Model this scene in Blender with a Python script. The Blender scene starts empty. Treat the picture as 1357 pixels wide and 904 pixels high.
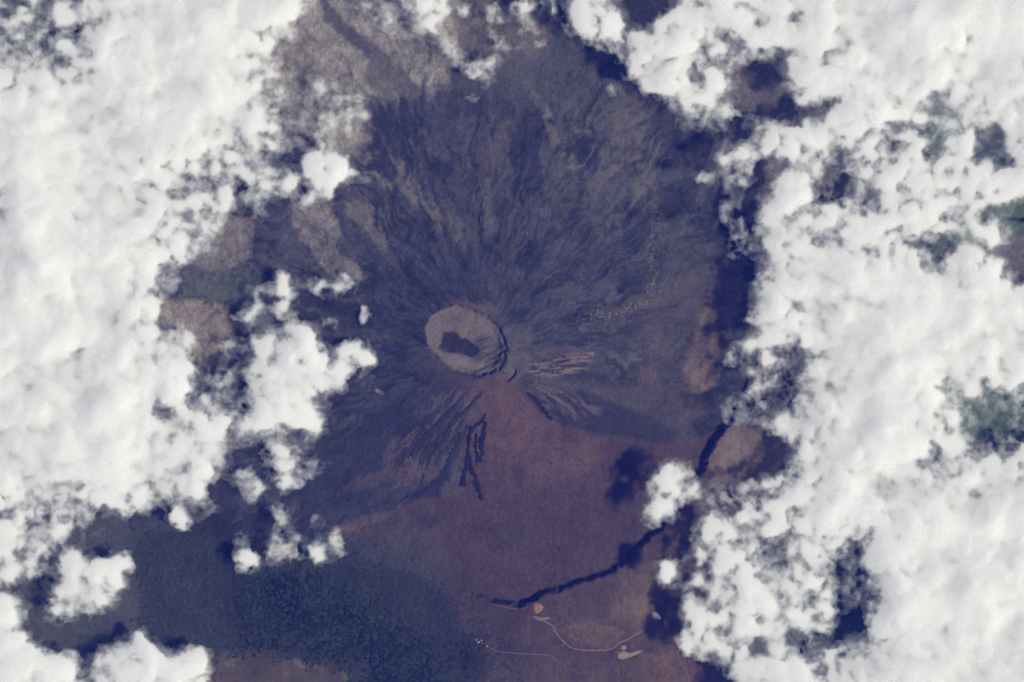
import bpy, math, numpy as np

# ------------------------------------------------------------------ units: 1 unit = about 10 m
W0, H0 = 1357.0, 904.0
CX, CY = 678.5, 452.0
CAM_H = 8000.0
SIGMA = 2.6                                     # optical depth of cloud per unit
SUN_EL, SUN_DX, SUN_DY = 50.0, 0.93, -0.36      # the sun stands low in the lower right of the view
sc = bpy.context.scene
COL = sc.collection

# ------------------------------------------------------------------ noise helpers
def perlin(x, y, seed=0, period=None):
    rng = np.random.RandomState(seed)
    N = 1024
    perm = rng.permutation(N)
    ang = rng.rand(N) * 2 * np.pi
    gx, gy = np.cos(ang).astype(np.float32), np.sin(ang).astype(np.float32)
    xi = np.floor(x).astype(np.int64); yi = np.floor(y).astype(np.int64)
    xf = (x - xi).astype(np.float32); yf = (y - yi).astype(np.float32)
    u = xf * xf * xf * (xf * (xf * 6 - 15) + 10); v = yf * yf * yf * (yf * (yf * 6 - 15) + 10)
    def g(ix, iy, dx, dy):
        if period: ix = ix % period
        h = perm[(perm[ix % N] + iy) % N]
        return gx[h] * dx + gy[h] * dy
    a = g(xi, yi, xf, yf); b = g(xi + 1, yi, xf - 1, yf)
    c = g(xi, yi + 1, xf, yf - 1); d = g(xi + 1, yi + 1, xf - 1, yf - 1)
    return ((a + u * (b - a)) * (1 - v) + (c + u * (d - c)) * v) * 1.5

def fbm(x, y, scale, octaves, seed=0, gain=0.5, billow=False):
    out = 0.0; amp = 1.0; tot = 0.0
    for o in range(octaves):
        f = (2.03 ** o) / scale
        n = perlin(x * f + 17.3 * o, y * f - 9.1 * o, seed + o)
        if billow: n = np.abs(n) * 2 - 0.6
        out = out + amp * n; tot += amp; amp *= gain
    return out / tot

def sstep(a, b, x):
    t = np.clip((x - a) / (b - a), 0, 1)
    return t * t * (3 - 2 * t)

def gblur(a, sigma):
    if sigma <= 0: return a
    p = int(3 * sigma) + 2
    b = np.pad(a, p, mode='edge')
    fy = np.fft.fftfreq(b.shape[0])[:, None]; fx = np.fft.rfftfreq(b.shape[1])[None, :]
    k = np.exp(-2 * (np.pi * sigma) ** 2 * (fx * fx + fy * fy))
    r = np.fft.irfft2(np.fft.rfft2(b) * k, s=b.shape)
    return r[p:-p, p:-p].astype(np.float32)

# ------------------------------------------------------------------ painting raster (1 unit cells)
RX0, RY0, RX1, RY1 = -170, -140, 1530, 1050
RW, RH = RX1 - RX0, RY1 - RY0

def poly_mask(pts):
    pts = np.array(pts, float)
    x0, y0 = np.floor(pts.min(0)).astype(int) - 1; x1, y1 = np.ceil(pts.max(0)).astype(int) + 1
    x0 = max(x0, RX0); y0 = max(y0, RY0); x1 = min(x1, RX1 - 1); y1 = min(y1, RY1 - 1)
    m = np.zeros((RH, RW), np.float32)
    if x1 <= x0 or y1 <= y0: return m
    yy, xx = np.mgrid[y0:y1 + 1, x0:x1 + 1].astype(float)
    ins = np.zeros(xx.shape, bool); n = len(pts)
    for i in range(n):
        xa, ya = pts[i]; xb, yb = pts[(i + 1) % n]
        if ya == yb: continue
        cr = (ya > yy) != (yb > yy)
        ins ^= cr & (xx < (xb - xa) * (yy - ya) / (yb - ya) + xa)
    m[y0 - RY0:y1 + 1 - RY0, x0 - RX0:x1 + 1 - RX0] = ins
    return m

def disc(x, y, rx, ry=None, rot=0):
    ry = ry or rx
    a = np.linspace(0, 2 * np.pi, 20, endpoint=False); c, s = math.cos(math.radians(rot)), math.sin(math.radians(rot))
    px, py = rx * np.cos(a), ry * np.sin(a)
    return list(zip(x + px * c - py * s, y + px * s + py * c))

def line_poly(pts, w):
    """a strip round a polyline; w is a width or one width per point"""
    pts = np.array(pts, float); n = len(pts)
    ws = np.full(n, w, float) if np.isscalar(w) else np.interp(np.linspace(0, 1, n), np.linspace(0, 1, len(w)), w)
    t = np.gradient(pts, axis=0); t /= np.linalg.norm(t, axis=1)[:, None] + 1e-9
    nrm = np.stack([-t[:, 1], t[:, 0]], 1)
    return np.concatenate([pts + nrm * ws[:, None] / 2, (pts - nrm * ws[:, None] / 2)[::-1]]).tolist()

def smooth_line(pts, k=6):
    pts = np.array(pts, float); n = len(pts); out = []
    for i in range(n - 1):
        p0, p1, p2, p3 = pts[max(i - 1, 0)], pts[i], pts[i + 1], pts[min(i + 2, n - 1)]
        for t in np.linspace(0, 1, k, endpoint=False):
            out.append(0.5 * ((2 * p1) + (p2 - p0) * t + (2 * p0 - 5 * p1 + 4 * p2 - p3) * t * t + (3 * p1 - p0 - 3 * p2 + p3) * t ** 3))
    out.append(pts[-1]); return np.array(out)

def blurred(pts, s):
    m = poly_mask(pts)
    ys, xs = np.nonzero(m)
    if len(xs) == 0: return m
    p = int(4 * s) + 4
    a, b, c, d = max(ys.min() - p, 0), ys.max() + p, max(xs.min() - p, 0), xs.max() + p
    m[a:b, c:d] = gblur(m[a:b, c:d], s)
    return m

def sample(R, x, y):
    fx = np.clip(x - RX0, 0, RW - 1.001); fy = np.clip(y - RY0, 0, RH - 1.001)
    xi = fx.astype(int); yi = fy.astype(int); u = (fx - xi).astype(np.float32); v = (fy - yi).astype(np.float32)
    if R.ndim == 3: u = u[..., None]; v = v[..., None]
    return (R[yi, xi] * (1 - u) + R[yi, xi + 1] * u) * (1 - v) + (R[yi + 1, xi] * (1 - u) + R[yi + 1, xi + 1] * u) * v

# ------------------------------------------------------------------ materials
def nodes_of(m):
    m.use_nodes = True; nt = m.node_tree; nt.nodes.clear(); return nt, nt.nodes.new

def ground_material(name, rough=0.95, bump=0.5, var=0.5, scale=0.35):
    m = bpy.data.materials.new(name); nt, new = nodes_of(m); L = nt.links.new
    out = new('ShaderNodeOutputMaterial'); bs = new('ShaderNodeBsdfPrincipled')
    at = new('ShaderNodeAttribute'); at.attribute_name = 'albedo'
    tc = new('ShaderNodeTexCoord')
    no = new('ShaderNodeTexNoise'); no.inputs['Scale'].default_value = scale; no.inputs['Detail'].default_value = 6; no.inputs['Roughness'].default_value = 0.65
    L(tc.outputs['Object'], no.inputs['Vector'])
    mr = new('ShaderNodeMapRange'); mr.inputs['From Min'].default_value = 0.3; mr.inputs['From Max'].default_value = 0.7
    mr.inputs['To Min'].default_value = 1 - var; mr.inputs['To Max'].default_value = 1 + var
    L(no.outputs['Fac'], mr.inputs['Value'])
    mx = new('ShaderNodeVectorMath'); mx.operation = 'SCALE'
    L(at.outputs['Color'], mx.inputs[0]); L(mr.outputs['Result'], mx.inputs['Scale'])
    L(mx.outputs['Vector'], bs.inputs['Base Color'])
    bp = new('ShaderNodeBump'); bp.inputs['Strength'].default_value = bump; bp.inputs['Distance'].default_value = 1.2
    L(no.outputs['Fac'], bp.inputs['Height']); L(bp.outputs['Normal'], bs.inputs['Normal'])
    bs.inputs['Roughness'].default_value = rough; bs.inputs['Specular IOR Level'].default_value = 0.05
    L(bs.outputs['BSDF'], out.inputs['Surface'])
    return m

def flat_material(name, col, rough=0.9, var=0.25, scale=0.8):
    m = bpy.data.materials.new(name); nt, new = nodes_of(m); L = nt.links.new
    out = new('ShaderNodeOutputMaterial'); bs = new('ShaderNodeBsdfPrincipled')
    tc = new('ShaderNodeTexCoord'); no = new('ShaderNodeTexNoise'); no.inputs['Scale'].default_value = scale; no.inputs['Detail'].default_value = 5
    L(tc.outputs['Object'], no.inputs['Vector'])
    rp = new('ShaderNodeMix'); rp.data_type = 'RGBA'
    rp.inputs['A'].default_value = (*[c * (1 - var) for c in col], 1); rp.inputs['B'].default_value = (*[c * (1 + var) for c in col], 1)
    L(no.outputs['Fac'], rp.inputs['Factor']); L(rp.outputs['Result'], bs.inputs['Base Color'])
    bs.inputs['Roughness'].default_value = rough; bs.inputs['Specular IOR Level'].default_value = 0.1
    L(bs.outputs['BSDF'], out.inputs['Surface'])
    return m

def cloud_material():
    m = bpy.data.materials.new('cloud_vapour'); nt, new = nodes_of(m); L = nt.links.new
    out = new('ShaderNodeOutputMaterial')
    at = new('ShaderNodeAttribute'); at.attribute_name = 'opacity'
    df = new('ShaderNodeBsdfDiffuse'); df.inputs['Color'].default_value = (0.93, 0.93, 0.95, 1)
    tl = new('ShaderNodeBsdfTranslucent'); tl.inputs['Color'].default_value = (0.93, 0.93, 0.95, 1)
    mx = new('ShaderNodeMixShader'); mx.inputs['Fac'].default_value = 0.22
    L(df.outputs[0], mx.inputs[1]); L(tl.outputs[0], mx.inputs[2])
    tr = new('ShaderNodeBsdfTransparent')
    fm = new('ShaderNodeMixShader')
    L(at.outputs['Fac'], fm.inputs['Fac']); L(tr.outputs[0], fm.inputs[1]); L(mx.outputs[0], fm.inputs[2])
    L(fm.outputs[0], out.inputs['Surface'])
    vo = new('ShaderNodeVolumePrincipled'); vo.inputs['Color'].default_value = (0.999, 0.999, 0.999, 1); vo.inputs['Absorption Color'].default_value = (1, 1, 1, 1)
    vo.inputs['Density'].default_value = SIGMA; vo.inputs['Anisotropy'].default_value = 0.0
    L(vo.outputs[0], out.inputs['Volume'])
    th = new('ShaderNodeMath'); th.operation = 'MULTIPLY'; th.inputs[1].default_value = 0.3
    L(at.outputs['Fac'], th.inputs[0]); L(th.outputs[0], fm.inputs['Fac'])
    return m

# ------------------------------------------------------------------ mesh helpers
def mesh_from(name, verts, quads, mat, parent=None, attrs=None, smooth=True):
    me = bpy.data.meshes.new(name)
    verts = np.ascontiguousarray(verts, np.float32); quads = np.ascontiguousarray(quads, np.int32)
    k = quads.shape[1]
    me.vertices.add(len(verts)); me.vertices.foreach_set('co', verts.ravel())
    me.loops.add(quads.size); me.loops.foreach_set('vertex_index', quads.ravel())
    me.polygons.add(len(quads)); me.polygons.foreach_set('loop_start', np.arange(0, quads.size, k, dtype=np.int32))
    me.update(calc_edges=True)
    if smooth: me.polygons.foreach_set('use_smooth', np.ones(len(quads), bool))
    for an, (typ, dat) in (attrs or {}).items():
        a = me.attributes.new(an, typ, 'POINT')
        dat = np.ascontiguousarray(dat, np.float32)
        a.data.foreach_set('color' if typ == 'FLOAT_COLOR' else 'value', dat.ravel())
    me.materials.append(mat)
    o = bpy.data.objects.new(name, me); COL.objects.link(o)
    if parent is not None: o.parent = parent
    return o

def tag(o, label=None, cat=None, group=None, kind=None):
    if label: o['label'] = label
    if cat: o['category'] = cat
    if group: o['group'] = group
    if kind: o['kind'] = kind
    return o

# ================================================================== TERRAIN
CRATER = [(564,432),(572,419),(585,411),(600,408),(615,408),(632,413),(647,421),(660,434),(668,449),(673,464),(670,480),(660,489),(645,494),(632,496),(617,494),(603,491),(592,484),(580,473),(569,460),(563,446)]
POND = [(606 + (a_ - 606) * 1.15, 455 + (b_ - 455) * 1.1) for a_, b_ in [(591,441),(603,440),(609,447),(620,451),(628,458),(630,465),(622,471),(612,466),(603,467),(592,465),(582,461),(588,453)]]
SCARP = [(560,768),(585,775),(620,786),(655,796),(690,801),(708,794),(725,785),(745,778),(770,771),(795,763),(820,750),(838,735),(850,722),(866,708),(885,690),(905,668),(920,645),(928,625),(936,603),(946,582),(958,567),(972,552),(990,520),(1005,470),(1012,400),(1016,330),(1040,290),(1110,270)]
# field set-up ------------------------------------------------------
def axis(a, b, step, far, grow=1.13):
    core = np.arange(a, b + step * 0.5, step); lo = [a]; hi = [core[-1]]; s = step
    while hi[-1] < far:
        s *= grow; hi.append(hi[-1] + s)
    s = step
    while lo[-1] > -far:
        s *= grow; lo.append(lo[-1] - s)
    return np.concatenate([np.array(lo[:0:-1]), core, np.array(hi[1:])])

gx = axis(-45, 1402, 1.25, 8300); gy = axis(-45, 949, 1.25, 8000)
X, Y = np.meshgrid(gx, gy)
X = X.astype(np.float32); Y = Y.astype(np.float32)
wx = fbm(X, Y, 60, 5, 11); wy = fbm(X, Y, 60, 5, 31)
fx = fbm(X, Y, 9, 3, 51); fy = fbm(X, Y, 9, 3, 61)
XW = X + 9 * wx + 2.2 * fx; YW = Y + 9 * wy + 2.2 * fy          # rough, lobed borders
XS = X + 2.5 * wx + 1.2 * fx; YS = Y + 2.5 * wy + 1.2 * fy      # slightly rough borders
dx = X - 632; dy = Y - 468
r = np.sqrt(dx * dx + dy * dy) + 1e-3; th = np.arctan2(dy, dx) + 0.085 * wx + 0.010 * fx + 0.012 * perlin(X / 28, Y / 28, 72)
u = th / (2 * np.pi)
lr = np.log(r + 25)
def streak(K, m, seed): return perlin((u * K) % K, lr * m, seed, K)
rag = perlin(X / 5.0, Y / 5.0, 71)
S = 0.5 * streak(46, 3.2, 5) + 0.35 * streak(110, 5.0, 6) + 0.3 * streak(230, 8, 7) + 0.22 * streak(420, 14, 8)
S2 = 0.5 * streak(34, 2.4, 15) + 0.4 * streak(90, 4.4, 16) + 0.3 * streak(200, 7, 17) + 0.2 * streak(380, 12, 18)

S3 = 0.5 * streak(330, 12, 25) + 0.4 * streak(620, 20, 26) + 0.35 * streak(990, 28, 27)
HR = np.zeros((RH, RW), np.float32)
def paintf(R, pts, val, s, k=1.0):
    q = np.array(pts, float); p = int(4 * s) + 8
    y0, y1 = max(int(q[:, 1].min()) - RY0 - p, 0), max(int(q[:, 1].max()) - RY0 + p, 1); x0, x1 = max(int(q[:, 0].min()) - RX0 - p, 0), max(int(q[:, 0].max()) - RX0 + p, 1)
    m = blurred(pts, s)[y0:y1, x0:x1] * k
    R[y0:y1, x0:x1] += m * (val - R[y0:y1, x0:x1])
plateau = SCARP + [(1200,290),(1700,290),(1700,1200),(300,1200),(480,900),(540,800)]
PL = blurred(plateau, 2.2)
crm = blurred(CRATER, 1.3)
crm_wide = blurred(CRATER, 9)
pondm = blurred(POND, 1.0)
XC = X + 3.0 * fx + 4.0 * wx + 1.2 * perlin(X / 4, Y / 4, 67); YC = Y + 3.0 * fy + 4.0 * wy + 1.2 * perlin(X / 4, Y / 4, 68)
XS = XS + 3.4 * perlin(X / 15, Y / 15, 65) + 1.4 * perlin(X / 5, Y / 5, 63); YS = YS + 3.4 * perlin(X / 15, Y / 15, 66) + 1.4 * perlin(X / 5, Y / 5, 64)
pl = sample(PL, XS, YS) * sstep(570, 700, X) * (1 - 0.0)
far = np.sqrt((X - CX) ** 2 + (Y - CY) ** 2)
pl = pl * (1 - sstep(900, 1500, far))
cr = sample(crm, XC, YC); crw = sample(crm_wide, XC, YC)
rz = np.sqrt((X - 620) ** 2 + (Y - 454) ** 2); rz = np.where(rz < 52, 52 - 0.02 * (52 - rz), rz)
Z = 66 * np.exp(-(rz / 165.0) ** 1.15) + 15 * pl * (0.92 + 0.30 * fbm(X, Y, 60, 2, 85))
Z += 3.0 * fbm(X, Y, 120, 5, 81) * sstep(20, 160, r) + (0.85 * S + 0.28 * S3 + 0.25 * rag) * sstep(45, 120, r) * (1 - 0.7 * pl) * (1 - 0.6 * sstep(350, 600, r))
Z += 1.0 * fbm(X, Y, 7, 3, 91) * sstep(40, 150, r)
se = sstep(-0.2, 0.9, ((X - 618) * 0.75 + (Y - 452) * 0.66) / np.maximum(np.hypot(X - 618, Y - 452), 1))
INNER = [(616 + (a_ - 616) * 0.86, 449 + (b_ - 449) * 0.86) for a_, b_ in CRATER]
cr2 = sample(blurred(INNER, 1.3), XC + 1.5 * perlin(X / 7, Y / 7, 69), YC)
floor_z = 45.5 + 1.6 * fbm(X, Y, 18, 4, 95) + 1.0 - 2.2 * se - (1.0 + 3.0 * se) * cr2
Z = Z + 0.8 * fbm(X, Y, 14, 3, 97) * sstep(0.02, 0.4, crw)
Z = Z * (1 - cr) + floor_z * cr
Z -= 1.6 * sample(pondm, XC, YC)
# small arc of a fissure beside the crater
arcm = blurred(line_poly(smooth_line([(683,489),(681,496),(676,501),(671,505)]), [2, 3.2, 3.4, 2]), 0.7)
Z -= 4.5 * sample(arcm, X, Y)
dip = blurred(disc(679, 494, 9, 6, -50), 2.5); Z -= 1.2 * sample(dip, X, Y)

# albedo ------------------------------------------------------------
A = np.empty(X.shape + (3,), np.float32)
A[:] = (0.0345, 0.0335, 0.036)
A *= (1 + 0.6 * S[..., None] + 0.30 * S3[..., None] + 0.5 * fbm(X, Y, 45, 5, 101, gain=0.6)[..., None])
flow = sstep(-0.03, 0.06, S + 0.25 * S2 + 0.22 * wx + 0.12 * fx); A *= (0.90 + 0.34 * flow)[..., None]
flow2 = sstep(0.16, 0.22, S2 + 0.3 * wy + 0.15 * fy); A *= (1 - 0.22 * flow2)[..., None]
def lay(col, m):
    global A
    A = A + (np.asarray(col, np.float32) - A) * np.clip(m, 0, 1)[..., None]
n40 = fbm(X, Y, 40, 5, 111); n12 = fbm(X, Y, 12, 4, 121, gain=0.6); n4 = fbm(X, Y, 4, 2, 131)
def region(pts, s=6, warp='W', crisp=True):
    R = blurred(pts, s); q = np.array(pts, float); p = 4 * s + 45
    y0, y1 = np.searchsorted(gy, [q[:, 1].min() - p, q[:, 1].max() + p]); x0, x1 = np.searchsorted(gx, [q[:, 0].min() - p, q[:, 0].max() + p])
    if q[:, 0].min() < RX0 + 5: x0 = 0
    if q[:, 0].max() > RX1 - 5: x1 = len(gx)
    if q[:, 1].min() < RY0 + 5: y0 = 0
    if q[:, 1].max() > RY1 - 5: y1 = len(gy)
    out = np.zeros(X.shape, np.float32); sl = (slice(y0, y1), slice(x0, x1))
    out[sl] = sample(R, XW[sl], YW[sl]) if warp == 'W' else sample(R, XS[sl], YS[sl])
    if s <= 9 and crisp: out = np.where(out > 0.005, sstep(0.08, 0.92, out + 0.30 * n12 + 0.14 * n4 - 0.0), 0)
    return out
# whole-sheet outer land
lay((0.06, 0.07, 0.05), sstep(620, 900, far) * 0.8)
# faint pale radial streaks everywhere on the cone
band = np.exp(-((r - 210) / 130.0) ** 2)
lay((0.082, 0.074, 0.062), sstep(0.10, 0.34, S2 + 0.4 * S3 + 0.2 * n12) * 0.42 * band * sstep(40, -80, dy))
lay((0.020, 0.020, 0.024), sstep(0.1, 0.5, S) * 0.6 * np.exp(-((r - 120) / 110.0) ** 2))
# upper-left grey land
m = region([(380,-140),(560,-140),(612,40),(592,110),(600,128),(556,126),(520,118),(505,128),(476,150),(505,190),(470,200),(440,215),(380,240),(330,120)], 16)
lay(np.array((0.165, 0.150, 0.134), np.float32) * (1 + 0.5 * S + 0.35 * S3 + 0.35 * n12)[..., None], sstep(0.22, 0.85, m * (1 - 0.25 * sstep(60, 130, Y)) + 0.5 * S2 + 0.35 * S) * sstep(0.02, 0.3, m) * 0.9)
m = region([(422,-20),(436,2),(446,16),(476,44),(506,66),(536,96),(566,126),(540,134),(512,104),(484,76),(456,48),(430,28)], 3, 'S')
lay((0.062, 0.058, 0.058), m * 0.95)
m = region([(492,66),(520,86),(540,108),(556,128),(510,128),(488,110)], 5); lay((0.085, 0.08, 0.075), m * 0.8)
m = region([(600,-140),(735,-140),(735,40),(730,76),(690,74),(650,90),(612,50)], 8); lay((0.10, 0.085, 0.075), m * (0.75 + 0.5 * n12))
# grey ridge and streaks on the left flank
m = region([(388,262),(440,262),(452,300),(446,330),(476,352),(484,374),(446,376),(412,336),(384,292)], 5); lay(np.array((0.130, 0.114, 0.104), np.float32) * (1 + 0.6 * S + 0.4 * n12)[..., None], m * 0.85)
m = region([(282,286),(338,288),(334,340),(300,362),(250,352),(270,334)], 4); lay((0.125, 0.11, 0.10), m * (0.9 + 0.4 * n12))
m = region([(238,358),(332,358),(352,376),(332,396),(300,406),(243,398)], 7); lay((0.064, 0.070, 0.060), m * (0.85 + 0.5 * n12))
m = region([(208,396),(240,400),(304,405),(306,440),(282,470),(264,492),(254,450),(230,428),(205,416)], 6); lay((0.165, 0.138, 0.116), m * (0.9 + 0.4 * n12))
m = region([(470,200),(530,212),(562,250),(590,290),(604,336),(572,300),(540,262),(500,246),(478,226)], 6); lay((0.11, 0.095, 0.078), m * sstep(-0.25, 0.3, S2 + 0.5 * n12) * 0.8)
m = region([(452,262),(500,272),(518,312),(508,338),(490,312),(462,288)], 5); lay((0.12, 0.105, 0.09), m * sstep(-0.2, 0.3, S2 + 0.6 * n12) * 0.8)
m = region([(580,255),(612,290),(618,322),(600,320)], 4); lay((0.10, 0.09, 0.07), m * 0.5)
# pale runs on the upper right flank
m = region([(690,100),(706,108),(722,140),(750,190),(772,228),(756,226),(724,176),(706,136)], 4); lay((0.105, 0.09, 0.075), m * 0.8 * sstep(-0.5, 0.3, n12 + S2))
m = region([(740,150),(784,160),(832,126),(884,160),(906,236),(866,286),(812,282),(764,244)], 16); lay((0.105, 0.092, 0.078), m * sstep(-0.2, 0.5, S2 + 0.4 * n12) * 0.75)
m = region([(634,130),(660,122),(682,172),(664,226),(640,232)], 9); lay((0.080, 0.058, 0.054), m * 0.6 * sstep(-0.3, 0.5, S2 + 0.4 * n12) * 0.7)
m = region([(640,235),(652,232),(656,290),(648,330),(642,290)], 4); lay((0.095, 0.082, 0.068), m * 0.6)
m = region([(600,60),(690,72),(740,70),(790,100),(750,140),(640,130),(600,128)], 14); lay((0.060, 0.055, 0.054), m * 0.8)
# speckled arc of pale ground
arcl = smooth_line([(776,428),(790,416),(812,417),(836,408),(856,398),(862,372),(862,345),(868,310),(872,280)])
m = sample(blurred(line_poly(arcl, [10] * len(arcl)), 3.0), XW, YW); spk = sstep(0.05, 0.45, perlin(X / 3.1, Y / 3.1, 141) + 0.5 * n12)
lay((0.18, 0.13, 0.085), m * spk * sstep(300, 390, Y) * 0.7); lay((0.11, 0.10, 0.075), m * spk * 0.6)
m = sample(blurred(line_poly([(768, 440), (764, 400), (770, 360), (764, 310)], 9), 4), XW, YW); lay((0.09, 0.085, 0.08), m * spk * 0.6)
# right flank
m = region([(962,330),(985,350),(972,430),(960,470),(940,500),(905,522),(906,482),(926,424),(944,376)], 6); lay((0.095, 0.070, 0.056), m * (0.85 + 0.5 * n12))
m = region([(918,488),(962,488),(952,512),(930,520),(898,522),(914,512)], 3); lay((0.118, 0.084, 0.068), m)
m = region([(880,340),(950,330),(930,420),(880,520),(820,500),(850,420)], 20); lay((0.062, 0.052, 0.046), m * 0.6)
m = region([(786,470),(850,462),(870,480),(800,500)], 7); lay((0.075, 0.072, 0.066), m * sstep(-0.2, 0.4, S2 + n12) * 0.8)
m = region([(700,505),(800,505),(920,515),(940,545),(890,578),(800,572),(740,555)], 8); lay((0.056, 0.046, 0.045), m * 0.75)
m = region([(845,488),(868,484),(866,508),(846,512)], 5); lay((0.09, 0.065, 0.05), m * 0.6)
# summit ring and the fan of pale lines to the right
m = region([(672,436),(700,432),(708,470),(696,498),(676,502),(668,484)], 5); lay((0.066, 0.058, 0.052), m * (0.8 + 0.5 * n12))
m = region([(560,462),(600,486),(640,498),(640,520),(600,520),(560,500)], 9); lay((0.052, 0.042, 0.042), m * 0.7)
m = region([(590,400),(650,402),(664,420),(630,412),(596,408)], 4); lay((0.085, 0.062, 0.058), m * 0.75)
m = region([(698,482),(730,478),(768,466),(786,464),(780,488),(748,498),(704,496)], 3); lay((0.115, 0.080, 0.064), m * sstep(-0.15, 0.2, perlin(X / 34 + 0.4 * wx, (Y + 0.12 * (X - 700) + 5 * wx) / 3.4, 151) + 0.3 * n4))
m = region([(700,462),(730,458),(782,462),(768,472),(716,476)], 4); lay((0.075, 0.055, 0.055), m * 0.7)
# red-brown plain
RED = [(640,500),(676,500),(690,518),(716,548),(750,566),(790,577),(832,576),(868,588),(905,578),(932,574),(965,562),(940,630),(905,682),(852,727),(792,767),(700,797),(640,790),(596,780),(560,742),(500,722),(424,702),(470,690),(520,676),(556,662),(596,656),(618,640),(610,618),(608,600),(615,570),(624,545),(626,520)]
m = region(RED, 3.5); redm = m
lay((0.054, 0.036, 0.032), m * 0.95)
m = region([(640,498),(680,506),(716,560),(792,584),(774,640),(700,650),(652,610),(628,560)], 16); lay((0.082, 0.049, 0.041), m * 0.85)
m = region([(590,650),(720,650),(820,640),(880,690),(780,760),(640,780),(560,735)], 26); lay((0.049, 0.034, 0.031), m * 0.75)
m = region([(430,698),(474,688),(512,676),(540,668),(500,692),(458,708)], 3); lay((0.090, 0.062, 0.050), m * 0.75)
m = region([(480,700),(545,690),(580,720),(600,780),(540,770),(470,735)], 12); lay((0.048, 0.044, 0.038), m * (0.7 + 0.6 * n12))
lay((0.045, 0.033, 0.034), redm * sstep(0.25, 0.6, n40 + 0.4 * n12) * 0.5 * sstep(660, 720, Y))
lay((0.045, 0.032, 0.036), redm * region([(676,618),(690,612),(692,645),(684,650),(680,640)], 2) * 0.6)
lay((0.04, 0.035, 0.034), redm * region([(672,716),(684,712),(690,738),(676,736)], 4) * 0.6)
lay((0.035, 0.03, 0.034), redm * region([(556,686),(580,684),(592,692),(570,700),(552,696)], 3) * 0.8)
rid = 1 - np.abs(fbm(X * 0.8, Y, 34, 4, 251)) * 5
lay((0.032, 0.025, 0.026), redm * np.clip(rid, 0, 1) ** 2 * 0.38)
for (px, py, q) in [(737,593,2.4),(676,557,2.2),(653,571,2.0),(640,628,1.6),(640,610,1.5)]:
    lay((0.016, 0.013, 0.016), sample(blurred(disc(px, py, q, q * 0.7), 0.8), XS, YS))
# dark blue-black flow fields spread under the red slope
m = region([(430,600),(470,560),(520,530),(580,520),(625,515),(622,540),(600,575),(575,600),(560,640),(520,660),(450,690),(400,690),(390,650)], 14)
lay((0.024, 0.023, 0.028), m * 0.75)
fan = sstep(0.0, 0.14, S2 + 0.5 * S3) * region([(575,520),(628,512),(632,540),(618,590),(560,640),(500,650),(520,590)], 8)
lay((0.082, 0.056, 0.046), fan * 0.7)
m = region([(470,636),(540,612),(552,620),(500,644),(440,660)], 4); lay((0.07, 0.052, 0.048), m * 0.5)
m = region([(568,640),(590,622),(588,632),(572,648)], 2.5); lay((0.10, 0.072, 0.055), m * 0.8)
m = region([(585,640),(618,622),(612,652),(580,664)], 4); lay((0.062, 0.052, 0.046), m * 0.8)
m = region([(686,504),(720,508),(772,520),(832,540),(905,572),(892,584),(868,588),(832,574),(790,576),(750,563),(716,546),(700,526)], 4)
lay((0.024, 0.022, 0.026), m * 0.85)
st_ = perlin((u * 150) % 150, lr * 4.0, 27, 150) + 0.6 * perlin((u * 330) % 330, lr * 8, 28, 330)
m2 = region([(686,504),(716,506),(760,518),(800,545),(780,560),(745,555),(712,536)], 5)
lay((0.086, 0.066, 0.058), m2 * sstep(0.02, 0.22, st_) * 0.75)
for (ln_, w_, c_, k_) in [([(640,516),(628,532),(613,558),(601,582),(588,602)], [2,4,5,6,3], (0.020,0.019,0.023), .9), ([(624,516),(604,536),(584,560),(563,582),(548,592)], [2,4,6,6,3], (0.020,0.019,0.023), .9),
        ([(612,512),(588,534),(564,556),(535,574)], [2,4,5,4], (0.021,0.020,0.024), .85), ([(606,556),(596,574),(586,594),(576,618)], [2,5,7,5], (0.020,0.019,0.023), .9), ([(598,606),(584,632),(562,650),(540,660)], [4,8,9,4], (0.020,0.019,0.023), .85),
        ([(632,520),(616,542),(602,566),(588,588),(576,603)], [2,3,3.5,3,2], (0.088,0.066,0.058), .7), ([(616,516),(595,540),(574,566),(556,586)], [2,2.5,3,2], (0.080,0.062,0.058), .65), ([(604,514),(580,536),(552,556)], [2,2.5,2], (0.072,0.058,0.056), .6),
        ([(646,520),(634,540),(624,556)], [3,4,3], (0.072,0.066,0.052), .6), ([(612,600),(604,622),(600,640)], [4,6,4], (0.085,0.066,0.056), .6),
        ([(694,506),(712,518),(732,533),(743,550),(748,564)], [3,6,8,8,4], (0.020,0.019,0.024), .9), ([(700,510),(722,519),(745,534),(762,546)], [2,3,3,2], (0.092,0.075,0.066), .75), ([(706,508),(735,516),(756,527),(772,540)], [2,3,3,2], (0.080,0.068,0.063), .7),
        ([(702,514),(720,526),(736,542)], [2,3,2], (0.085,0.066,0.058), .7), ([(690,500),(716,498),(740,504),(770,512)], [2,3,4,3], (0.060,0.054,0.054), .6), ([(655,528),(652,552),(655,580),(652,602)], [1.5,2,2.5,1.5], (0.055,0.040,0.040), .5)]:
    lay(c_, sample(blurred(line_poly(smooth_line(ln_), w_), 0.9), X + 3.2 * fx + 2.0 * wx, Y + 3.2 * fy + 2.0 * wy) * k_ * np.clip(0.85 + 0.8 * n4, 0.2, 1.2))
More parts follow.
